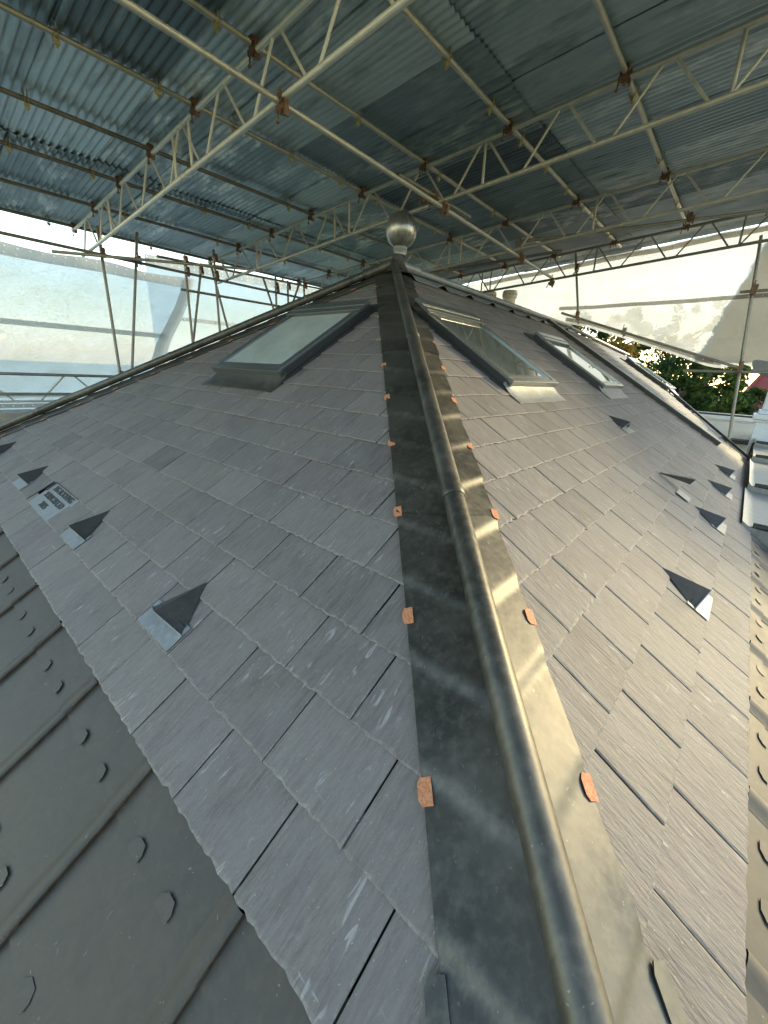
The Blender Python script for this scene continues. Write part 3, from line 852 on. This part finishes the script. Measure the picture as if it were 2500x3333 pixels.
for Y, od in pur:
    lb = {'outermost': 'purlin tube along the near open edge of the tin roof', 'last': 'purlin tube along the far eave edge of the tin roof above the blue sheeting'}.get(od, od+' purlin tube under the tin roof, counted from the sunlit edge towards the blue sheeting')
    t = scaffold_tube((-1.6, Y+rnd.uniform(-.01, .01), zc(Y)+.048), (10.05+rnd.uniform(-.1, .2), Y+rnd.uniform(-.03, .03), zc(Y)+.048), lb, 'purlin tubes under the tin roof', 'galvanised_dull' if Y > 5.5 else 'galvanised', 'purlin_tube')
    for x in BX: put(t, CPL, (x, Y, zc(Y)-.005), rz=rnd.uniform(-.1, .1), rx=0)
    for i in range(-1, 11):
        if (i+int(Y*2)) % 2 == 0 or Y in (5.00, 2.755, 7.27):
            put(t, HOOK, (1.43+SHW*i+.03+rnd.uniform(-.03, .03), Y, zc(Y)+.048), 'sheet_hook', rz=rnd.uniform(-.3, .3))
LY = 3.52
t = scaffold_tube((-1.0, LY, zc(LY)-.398), (9.05, LY+.05, zc(LY)-.62+.02), 'long ledger tube under the beams, passing just above the ball finial', 'ledger tubes tying the beams', 'galvanised', 'ledger_tube')
for x in (2.58, 5.03, 7.41): put(t, CPL, (x, LY, zc(LY)-.445-(x+1)*.0195), ry=0)
put(t, CPL, (9.0, LY+.05, zc(LY)-.70), rx=.3)
t = scaffold_tube((4.30, 3.70, zc(3.7)-.36), (5.80, 3.62, zc(3.6)-.40), 'short joining tube end clamped beside the long ledger behind the ball finial', 'ledger tubes tying the beams', 'galvanised_dull', 'ledger_tube')
put(t, CPL, (5.0, 3.68, zc(3.7)-.43)); put(t, CPL, (4.93, 3.78, zc(3.7)-.40), rz=.4)
t = scaffold_tube((7.45, 3.70, 3.31), (9.62, -.6, 3.78), 'slanting brace tube below the third beam running to the white gable', 'brace tubes of the temporary roof', 'galvanised_dull', 'brace_tube')
put(t, CPG, (7.47, 3.62, 3.28)); put(t, CPL, (8.6, 1.4, 3.56))
t = scaffold_tube((7.3, 5.9, 2.95), (8.05, 3.1, 3.24), 'short brace tube rising beside the ridge towards the third beam', 'brace tubes of the temporary roof', 'galvanised_dull', 'brace_tube')
# left-hand scaffold behind the far hip
grpL = 'scaffold standards behind the far hip'
def std(a, b, label, mat='galvanised_dull'):
    return scaffold_tube(a, b, label, grpL, mat, 'scaffold_standard')
p = std((2.77, 9.0, GROUND), (2.76, 9.0, 3.18), 'upright tube at the end of the pale alloy beam, carrying the stone-side guard ladder')
for z in (.78, 2.77): put(p, CPL, (2.77, 8.96, z))
p = std((2.98-.38, 9.05, -1.35), (3.40, 9.05, 3.26), 'slightly raked tube crossing the torn blue sheet right of the first upright')
put(p, CPL, (3.35, 9.0, 2.78))
p = std((4.21, 9.0, GROUND), (4.19, 9.0, 3.05), 'upright tube at the torn end of the blue sheet'); put(p, CPL, (4.2, 8.97, 2.74)); put(p, CPL, (4.2, 8.97, 2.95))
p = std((3.95, 9.06, .2), (4.56, 9.06, 3.0), 'raking tube crossing the upright at the torn end of the blue sheet'); put(p, CPL, (4.52, 9.02, 2.84))
p = std((4.82, 8.94, GROUND), (4.77, 8.94, 3.28), 'tall upright tube in front of the second blue sheet'); put(p, CPL, (4.78, 8.9, 2.8)); put(p, CPL, (4.78, 8.9, 3.1))
p = std((5.45, 9.1, .2), (4.78, 9.1, 3.0), 'raking tube leaning left from the tall upright')
p = std((6.28, 9.0, GROUND), (6.28, 9.0, 3.10), 'upright tube just left of the skylight top corner'); put(p, CPL, (6.28, 8.96, 2.85))
p = std((6.6, 9.05, 1.5), (5.98, 9.05, 3.0), 'raking tube beside the upright left of the skylight')
p = std((6.64, 9.0, GROUND), (6.62, 9.0, 3.05), 'upright tube above the skylight top hood'); put(p, CPL, (6.62, 8.96, 2.9))
p = std((6.62, 9.06, 2.2), (7.03, 9.06, 3.1), 'short raking tube above the skylight top hood')
p = std((7.12, 9.0, GROUND), (7.11, 9.0, 3.2), 'last upright tube before the ridge hides the far scaffold'); put(p, CPL, (7.11, 8.96, 3.0))
for i, x in enumerate((8.6, 9.7)):
    p = std((x, 9.0, GROUND), (x, 9.0, 3.2), ('upright tube carrying the third beam at the far eave', 'upright tube at the far corner of the temporary roof')[i])
grpR = 'rail tubes of the far scaffold'
t = scaffold_tube((-3, 8.94, 2.80), (7.6, 8.94, 2.72), 'long rail tube along the top of the blue sheeting', grpR, 'galvanised_dull', 'rail_tube')
for x in (.9, 2.76, 4.2, 4.8, 6.28): put(t, CPL, (x, 8.94, 2.76))
t = scaffold_tube((3.90, 9.55, 3.05), (9.9, 9.62, 3.22), 'upper rail tube just below the far eave purlin', grpR, 'galvanised_dull', 'rail_tube')
t = scaffold_tube((4.1, 9.08, 2.46), (9.9, 9.08, 2.5), 'lower rail tube across the second blue sheet', grpR, 'galvanised_dull', 'rail_tube')
t = scaffold_tube((2.05, 8.98, 2.66), (5.4, 8.2, 2.95), 'short tie tube at the torn end of the blue sheet', grpR, 'galvanised', 'rail_tube')
# guard ladder beam low on the far side
lad = empty('guard_ladder', 'low ladder beam guard rail above the stone coping', 'guard rail')
m = MB(); m.pipe((-4, 9.0, .80), (2.80, 9.0, .775), RT_); m.build('top_rail', 'galvanised_dull', lad, smooth=50)
m = MB(); m.pipe((-4, 9.03, .365), (2.2, 9.03, .345), .018); m.build('bottom_rail', 'galvanised', lad, smooth=50)
for x in (-1.75, -.50, .72, 1.97):
    for d in (-.5, .5):
        m = MB(); m.tube((x+d*.13, 9.01, .775), (x+d*.90, 9.02, .365), .015, 8); m.build('brace', 'galvanised', lad, smooth=50)
t = scaffold_tube((-4, 8.93, .50), (2.6, 8.93, .465), 'single rail tube lashed across the low guard ladder', grpR, 'galvanised_dull', 'rail_tube')

# ------------------------------------------------------------------ debris sheeting
def sheet_obj(name, fn, nu, nv, mat, label, group):
    m = MB(); m.grid([[fn(i/nu, j/nv) for j in range(nv+1)] for i in range(nu+1)])
    o = m.build(name, mat, None, smooth=True, recalc=False); return tag(o, label, 'sheeting', group)
def band(fn, u0, u1, v0, v1, mat, off, parent, name='reinforced_band', nu=70):
    m = MB(); m.grid([[Vector(fn(u0+(u1-u0)*i/nu, v0+(v1-v0)*j/3))+Vector(off) for j in range(4)] for i in range(nu+1)])
    return m.build(name, mat, parent, smooth=True, recalc=False)
def eyelets(fn, us, v, off, parent, ax):
    m = MB()
    for u in us:
        c = Vector(fn(u, v))+Vector(off)
        e1 = Vector((1, 0, 0)) if ax == 'y' else Vector((0, 1, 0))
        m.add([c+(e1*math.cos(a)+Vector((0, 0, 1))*math.sin(a))*.016 for a in [2*math.pi*i/10 for i in range(10)]], [tuple(range(10))])
    o = m.build('eyelets', 'white_render', parent, recalc=False); o['kind'] = 'stuff'; return o
grpS = 'debris sheeting round the scaffold'
def fA(u, v):       # first blue sheet, torn slanting right end
    z0, z1 = -.25, 2.93
    z = z0+(z1-z0)*v
    xr = 4.92-(1-v)*1.55+.06*math.sin(v*9)
    x = -4+(xr+4)*u
    sag = .10*math.sin(u*math.pi*5)**2*(v > .9)*(v-.9)*10*.6
    y = 10.4+.06*noise.noise(Vector((x*1.1, z*1.3, 1)))+.03*noise.noise(Vector((x*4, z*5, 2)))+.25*max(0, u-.93)/.07*.3
    return (x, y, z-sag)
sA = sheet_obj('debris_sheet', fA, 90, 40, 'sheeting_blue', 'translucent blue-white sheet left of the torn end, behind the first uprights', grpS)
band(fA, 0, 1, .93, .999, 'sheeting_band', (0, -.012, 0), sA); band(fA, 0, 1, .575, .605, 'sheeting_band', (0, -.012, 0), sA); band(fA, 0, 1, .175, .20, 'sheeting_band', (0, -.012, 0), sA); band(fA, 0, 1, .115, .14, 'sheeting_band_warm', (0, -.012, 0), sA)
us = [i/52+.005 for i in range(52)]
for vv in (.945, .982): eyelets(fA, us, vv, (0, -.02, 0), sA, 'y')
eyelets(fA, us, .59, (0, -.02, 0), sA, 'y'); eyelets(fA, us, .187, (0, -.02, 0), sA, 'y'); eyelets(fA, us, .127, (0, -.02, 0), sA, 'y')
m = MB(); m.grid([[Vector(fA(.985+.03*j/3+.0, 1-i/30*.62))+Vector((.10*i/30*j/3, -.03-.05*math.sin(j*1.2), 0)) for j in range(4)] for i in range(31)]); m.build('torn_flap', 'sheeting_band', sA, smooth=True, recalc=False)
def fB(u, v):
    z = -.3+3.75*v; x = 4.6+(12.4-4.6)*u
    y = 12.0+.08*noise.noise(Vector((x*1.1, z*1.3, 5)))+.03*noise.noise(Vector((x*4, z*5, 2)))
    return (x, y, z+.02*x*v)
sB = sheet_obj('debris_sheet', fB, 70, 30, 'sheeting_blue', 'translucent sheet further back, right of the torn end and above the skylight', grpS)
band(fB, 0, 1, .945, .999, 'sheeting_band', (0, -.012, 0), sB); band(fB, 0, 1, .63, .655, 'sheeting_band', (0, -.012, 0), sB)
us = [i/40+.005 for i in range(40)]
for vv in (.96, .985, .642): eyelets(fB, us, vv, (0, -.02, 0), sB, 'y')
XS = 10.62
def botz(Y):
    pts = [(-4.5, 1.30), (-.9, 1.40), (-.15, 1.42), (.25, 1.62), (.6, 1.53), (.8, 1.56), (1.6, 1.83), (2.4, 2.09), (3.2, 2.33), (3.7, 2.42), (5, 2.2), (9.8, .6)]
    for (a, za), (b, zb_) in zip(pts, pts[1:]):
        if a <= Y <= b: return za+(zb_-za)*(Y-a)/(b-a)
    return 1.4
def fC(u, v):
    Y = -4.5+14.3*u; zb_ = botz(Y)-.03; zt_ = zc(Y)+.02
    z = zb_+(zt_-zb_)*v
    bul = .10*noise.noise(Vector((Y*.9, z*.9, 7)))+.035*noise.noise(Vector((Y*3.2+z*1.5, z*2, 3)))+.012*noise.noise(Vector((Y*9, z*6, 3)))
    fold = .16*max(0, 1-v*6)*math.sin(Y*3)
    return (XS+bul*1.4+fold*.5, Y, z)
sC = sheet_obj('debris_sheet', fC, 150, 46, 'sheeting_warm', 'bright white sheet closing the sunlit gable end above the trees', grpS)
def fCz(Y, z): 
    zb_ = botz(Y)-.03; zt_ = zc(Y)+.02; return fC((Y+4.5)/14.3, (z-zb_)/(zt_-zb_))
def bandC(Ya, Yb, zf, hh, mat, nm='reinforced_band'):
    m = MB(); m.grid([[Vector(fCz(Ya+(Yb-Ya)*i/60, zf(Ya+(Yb-Ya)*i/60)+hh*(j/3-.5)))+Vector((-.015, 0, 0)) for j in range(4)] for i in range(61)])
    o = m.build(nm, mat, sC, smooth=True, recalc=False)
    e = MB()
    for i in range(int((Yb-Ya)/.2)):
        Y = Ya+.1+.2*i; c = Vector(fCz(Y, zf(Y)))+Vector((-.024, 0, 0))
        e.add([c+Vector((0, math.cos(a), math.sin(a)))*.013 for a in [2*math.pi*k/8 for k in range(8)]], [tuple(range(8))])
    q = e.build('eyelets', 'white_render', o, recalc=False); q['kind'] = 'stuff'
bandC(-4, 3.9, lambda Y: 2.76-.012*Y, .075, 'sheeting_band_warm')
bandC(-4, 6, lambda Y: zc(Y)-.05, .09, 'sheeting_band_warm')
bandC(.6, 3.7, lambda Y: botz(Y)+.06, .08, 'sheeting_band_warm')
# overlapped second layer on the sunlit end
m = MB(); m.grid([[Vector(fCz(1.0+.16*noise.noise(Vector((0, v*.35, 4)))-.55*v/22+(-2.6*u/16), 1.62+(3.75-1.62)*v/22))+Vector((.05, 0, 0)) for u in range(17)] for v in range(23)])
m.build('second_layer', 'sheeting_band_warm', sC, smooth=True, recalc=False)
# gathered tail of sheeting wrapped round the bottom rail
m = MB(); rows = []
for i in range(31):
    Y = .12-2.6*i/30
    rows.append([(10.32+.10*math.cos(a)*(1+.4*noise.noise(Vector((Y*5, a, 2)))), Y+.02*math.sin(a*3), 1.52+.07*math.sin(Y*2)+.11*math.sin(a)*(1+.5*noise.noise(Vector((Y*4, a, 5))))) for a in [2*math.pi*k/14 for k in range(15)]])
m.grid(rows); o = m.build('gathered_tail', 'sheeting_warm', sC, smooth=True, recalc=False)

# right-hand scaffold
grpG = 'tubes of the gable scaffold'
def gt(a, b, label, mat='galvanised_dull'): return scaffold_tube(a, b, label, grpG, mat)
p = gt((10.2, -.76, GROUND), (10.2, .56, 3.62), 'tall leaning tube in front of the white gable sheet, standing before the trees')
for z in (1.52, 1.45, 2.73): put(p, CPL, (10.17, -.76+1.32*(z-GROUND)/(3.62-GROUND), z), rz=1.57)
p = gt((10.2, 3.28, 2.33), (10.2, 3.64, 3.82), 'short hanging tube at the ridge end of the white gable sheet'); put(p, CPL, (10.17, 3.33, 2.47), rz=1.5); put(p, CPL, (10.1, 3.5, 3.4), rz=1.5)
p = gt((10.16, 3.68, 2.56), (10.16, .30, 1.50), 'raking tube along the lower edge of the white gable sheet')
put(p, CPG, (10.15, 2.32, 2.12), rz=1.5)
p = gt((10.24, 1.14, 1.425), (10.24, -3.0, 1.46), 'level tube under the gathered tail of the white sheet')
p = gt((10.24, .62, 2.77), (10.24, -3.0, 2.80), 'level tube at the middle band of the white sheet'); put(p, CPL, (10.2, .42, 2.77), rz=1.5)

# ------------------------------------------------------------------ parapets, pier and chimney beyond
m = MB()
pw = empty('parapet_wall', 'white painted parapet wall with a moulded coping below the trees', 'wall')
m = MB(); m.box(12.0, -1.2, GROUND, 12.35, 4.0, .47); m.build('wall', 'white_render', pw)
m = MB(); m.box(11.94, -1.22, .473, 12.42, 4.02, .56); m.box(11.97, -1.21, .44, 12.0, 4.01, .4725)
o = m.build('coping', 'white_render', pw); bv = o.modifiers.new('bevel', 'BEVEL'); bv.width = .03; bv.segments = 3
m = MB(); m.box(11.98, -1.25, .562, 12.4, 4.05, .60); m.build('capping', 'lead_dark', pw)
m = MB(); m.box(11.6, -.5, .02, 11.997, 2.2, .10); m.build('gutter_sole', 'lead_dark', pw)
pier = empty('masonry_pier', 'white painted pier with a moulded cap at the parapet end', 'pier')
m = MB(); m.box(10.7, -.9, GROUND, 11.2, -.20, .60); m.build('shaft', 'white_render', pier)
m = MB(); m.box(10.62, -1.0, .602, 11.28, -.12, .70); m.box(10.68, -.94, .702, 11.22, -.18, .78); m.box(10.74, -.88, .782, 11.16, -.22, 1.25); m.box(10.66, -.96, .555, 11.24, -.16, .6015)
o = m.build('cap', 'white_render', pier); bv = o.modifiers.new('bevel', 'BEVEL'); bv.width = .02; bv.segments = 2
m = MB(); m.box(10.55, -.95, GROUND, 10.697, -.24, .16); m.build('plinth', 'lead_dark', pier)
cp = empty('parapet_wall', 'stone coped parapet behind the far hip, under the guard ladder', 'wall')
m = MB(); m.box(-5, 8.2, GROUND, 6, 8.55, .06); m.build('wall', 'render_grey', cp)
x = -5
while x < 6:
    L = .9+rnd.uniform(-.05, .05); m = MB(); m.box(x+.004, 8.12, .062, x+L-.004, 8.62, .265)
    o = m.build('coping_stone', 'stone', cp); bv = o.modifiers.new('bevel', 'BEVEL'); bv.width = .018; bv.segments = 2; x += L
ch = empty('chimney', 'chimney with two clay pots tinted as if sunlit showing over the ridge', 'chimney')
m = MB(); m.box(9.65, 4.75, -1.5, 10.45, 5.75, 2.60); m.box(9.60, 4.70, 2.602, 10.50, 5.80, 2.72); m.build('stack', 'render_grey', ch)
for px_, py_, zz in ((10.18, 5.0, 3.10), (9.93, 5.42, 3.07)):
    m = MB(); m.lathe([(.15, 2.70), (.145, 2.92), (.15, 2.94), (.172, 2.955), (.175, zz-.04), (.160, zz), (.12, zz), (.12, 2.75)], px_, py_, 24); o = m.build('chimney_pot', 'clay_pot', ch, smooth=40, recalc=False)
    m = MB()
    for i in range(14):
        a = 2*math.pi*i/14; d = Vector((math.cos(a), math.sin(a), 0)); e = Vector((-math.sin(a), math.cos(a), 0)); c = Vector((px_, py_, zz-.085))+d*.1765
        m.add([c+(e*math.cos(t)+Vector((0, 0, 1))*math.sin(t))*.013 for t in [2*math.pi*k/8 for k in range(8)]], [tuple(range(8))])
    q = m.build('vent_holes', 'black_opening', o, recalc=False); q['kind'] = 'stuff'

# ------------------------------------------------------------------ trees and a house beyond
def tree(x, y, h, rx, ry, z0, z1, n_leaf, leafs, label, seed, mats, size, cname='deciduous_tree'):
    r = random.Random(seed)
    t = empty(cname, label, 'tree', group='trees beyond the parapet', loc=(0, 0, 0))
    m = MB(); top = Vector((x+r.uniform(-.3, .3), y+r.uniform(-.3, .3), z1-1.0)); b = Vector((x, y, GROUND))
    prev, pr_ = b, .24
    stem = [b]
    for i in range(1, 7):
        q = b.lerp(top, i/6)+Vector((r.uniform(-.2, .2), r.uniform(-.2, .2), 0)); rr2 = .24*(1-i/6.6)
        m.tube(prev, q, pr_, 8, rr2, caps=False); prev, pr_ = q, rr2; stem.append(q)
    limbs = []
    for i in range(26):
        k = r.randint(2, 5); a = stem[k].lerp(stem[min(6, k+1)], r.random()); an = r.uniform(0, 6.28)
        L = r.uniform(.5, 1)*rx; e = a+Vector((math.cos(an)*L, math.sin(an)*L*ry/rx, r.uniform(.2, 1.2)))
        mid = a.lerp(e, .5)+Vector((0, 0, r.uniform(-.1, .25))); m.tube(a, mid, .06, 6, .04, caps=False); m.tube(mid, e, .04, 6, .012, caps=False); limbs += [mid, e]
        for _ in range(2):
            f = e+Vector((r.uniform(-.6, .6), r.uniform(-.6, .6), r.uniform(-.3, .6))); m.tube(mid, f, .02, 5, .007, caps=False); limbs.append(f)
    m.build('trunk', 'bark', t, smooth=60)
    cl = []
    for i in range(leafs):
        if r.random() < .65: c = r.choice(limbs)
        else:
            an = r.uniform(0, 6.28); q = math.sqrt(r.random()); c = Vector((x+rx*q*math.cos(an), y+ry*q*math.sin(an), z0+(z1-z0)*r.random()))
        zt = (c.z-z0)/(z1-z0)
        cl.append((c, r.uniform(.18, .5)*(1 if zt < .8 else .7)))
    parts = [MB() for _ in mats]
    for i in range(n_leaf):
        c, cr = r.choice(cl); d = Vector((r.gauss(0, 1), r.gauss(0, 1), r.gauss(0, .8))).normalized()*cr*r.random()**.4
        p_ = c+d; s = size*r.uniform(.6, 1.4)
        e1 = Vector((r.gauss(0, 1), r.gauss(0, 1), r.gauss(0, 1))).normalized(); e2 = e1.cross(Vector((r.gauss(0, 1), r.gauss(0, 1), r.gauss(0, 1)))).normalized()
        mi = 0 if len(mats) == 1 else (1 if noise.noise(c*.55) > .12 else 0)
        parts[mi].add([p_-e1*s, p_+e2*s*.45, p_+e1*s, p_-e2*s*.45], [(0, 1, 2, 3)])
    for pm, mt in zip(parts, mats):
        if pm.f:
            o = pm.build('crown', mt, t, recalc=False)
tree(17.0, 4.6, 10, 2.1, 1.6, -1.5, 3.4, 22000, 220, 'golden-brown conifer showing beside the ridge end', 3, ('leaf_dark', 'leaf_gold'), .085, 'conifer_tree')
tree(21.5, 2.9, 10, 1.5, 1.3, -3.0, 4.2, 7000, 90, 'thin half-bare tree with sky showing through its branches', 5, ('leaf_green', 'leaf_gold'), .075)
tree(16.5, 1.35, 9, 1.7, 1.25, -4.5, 2.1, 26000, 240, 'dense dark green tree behind the leaning gable tube', 8, ('leaf_dark', 'leaf_green'), .08)
tree(18.0, -.35, 9, 1.8, 1.3, -4.5, 1.3, 22000, 220, 'mid green leafy tree in front of the red tiled house', 11, ('leaf_green', 'leaf_dark'), .08)
tree(19.5, 3.6, 9, 1.8, 1.8, -4.5, 2.0, 20000, 200, 'dark green tree rising behind the far skylight', 14, ('leaf_dark', 'leaf_green'), .085)
tree(27.0, 6.4, 9, 3.0, 2.6, -4.0, 4.4, 16000, 200, 'large dark tree furthest off behind the conifer', 17, ('leaf_dark', ), .12)
tree(26.5, 1.8, 9, 3.0, 2.2, -4.5, 2.2, 18000, 200, 'broad green tree between the leaning gable tube and the red tiled house', 23, ('leaf_green', 'leaf_dark'), .11)
tree(21.0, -2.8, 9, 2.4, 1.6, -4.5, 2.2, 18000, 180, 'green tree hiding one side of the red tiled house', 21, ('leaf_green', 'leaf_dark'), .09)
rh = empty('red_house', 'red tiled house half hidden behind the trees', 'house')
m = MB(); m.box(30, -7, GROUND, 38, .6, -.4); m.build('wall', 'brick_wall', rh)
m = MB(); m.add([(29.6, -7.4, -.5), (29.6, 1.0, -.5), (34, -.6, 3.0), (34, -6.2, 3.0), (38.4, 1.0, -.5), (38.4, -7.4, -.5)], [(0, 1, 2, 3), (1, 4, 2), (4, 5, 3, 2), (5, 0, 3)])
rf = m.build('roof', 'red_tile', rh)
m = MB(); m.tube((29.6, 1.0, -.45), (34, -.6, 3.05), .09, 8); m.tube((34, -.6, 3.05), (34, -6.2, 3.05), .09, 8); m.build('ridge_tiles', 'red_tile', rf)
m = MB(); m.box(29.95, -3, -3.2, 29.99, -1.6, -1.8); m.build('window', 'glass', rh)
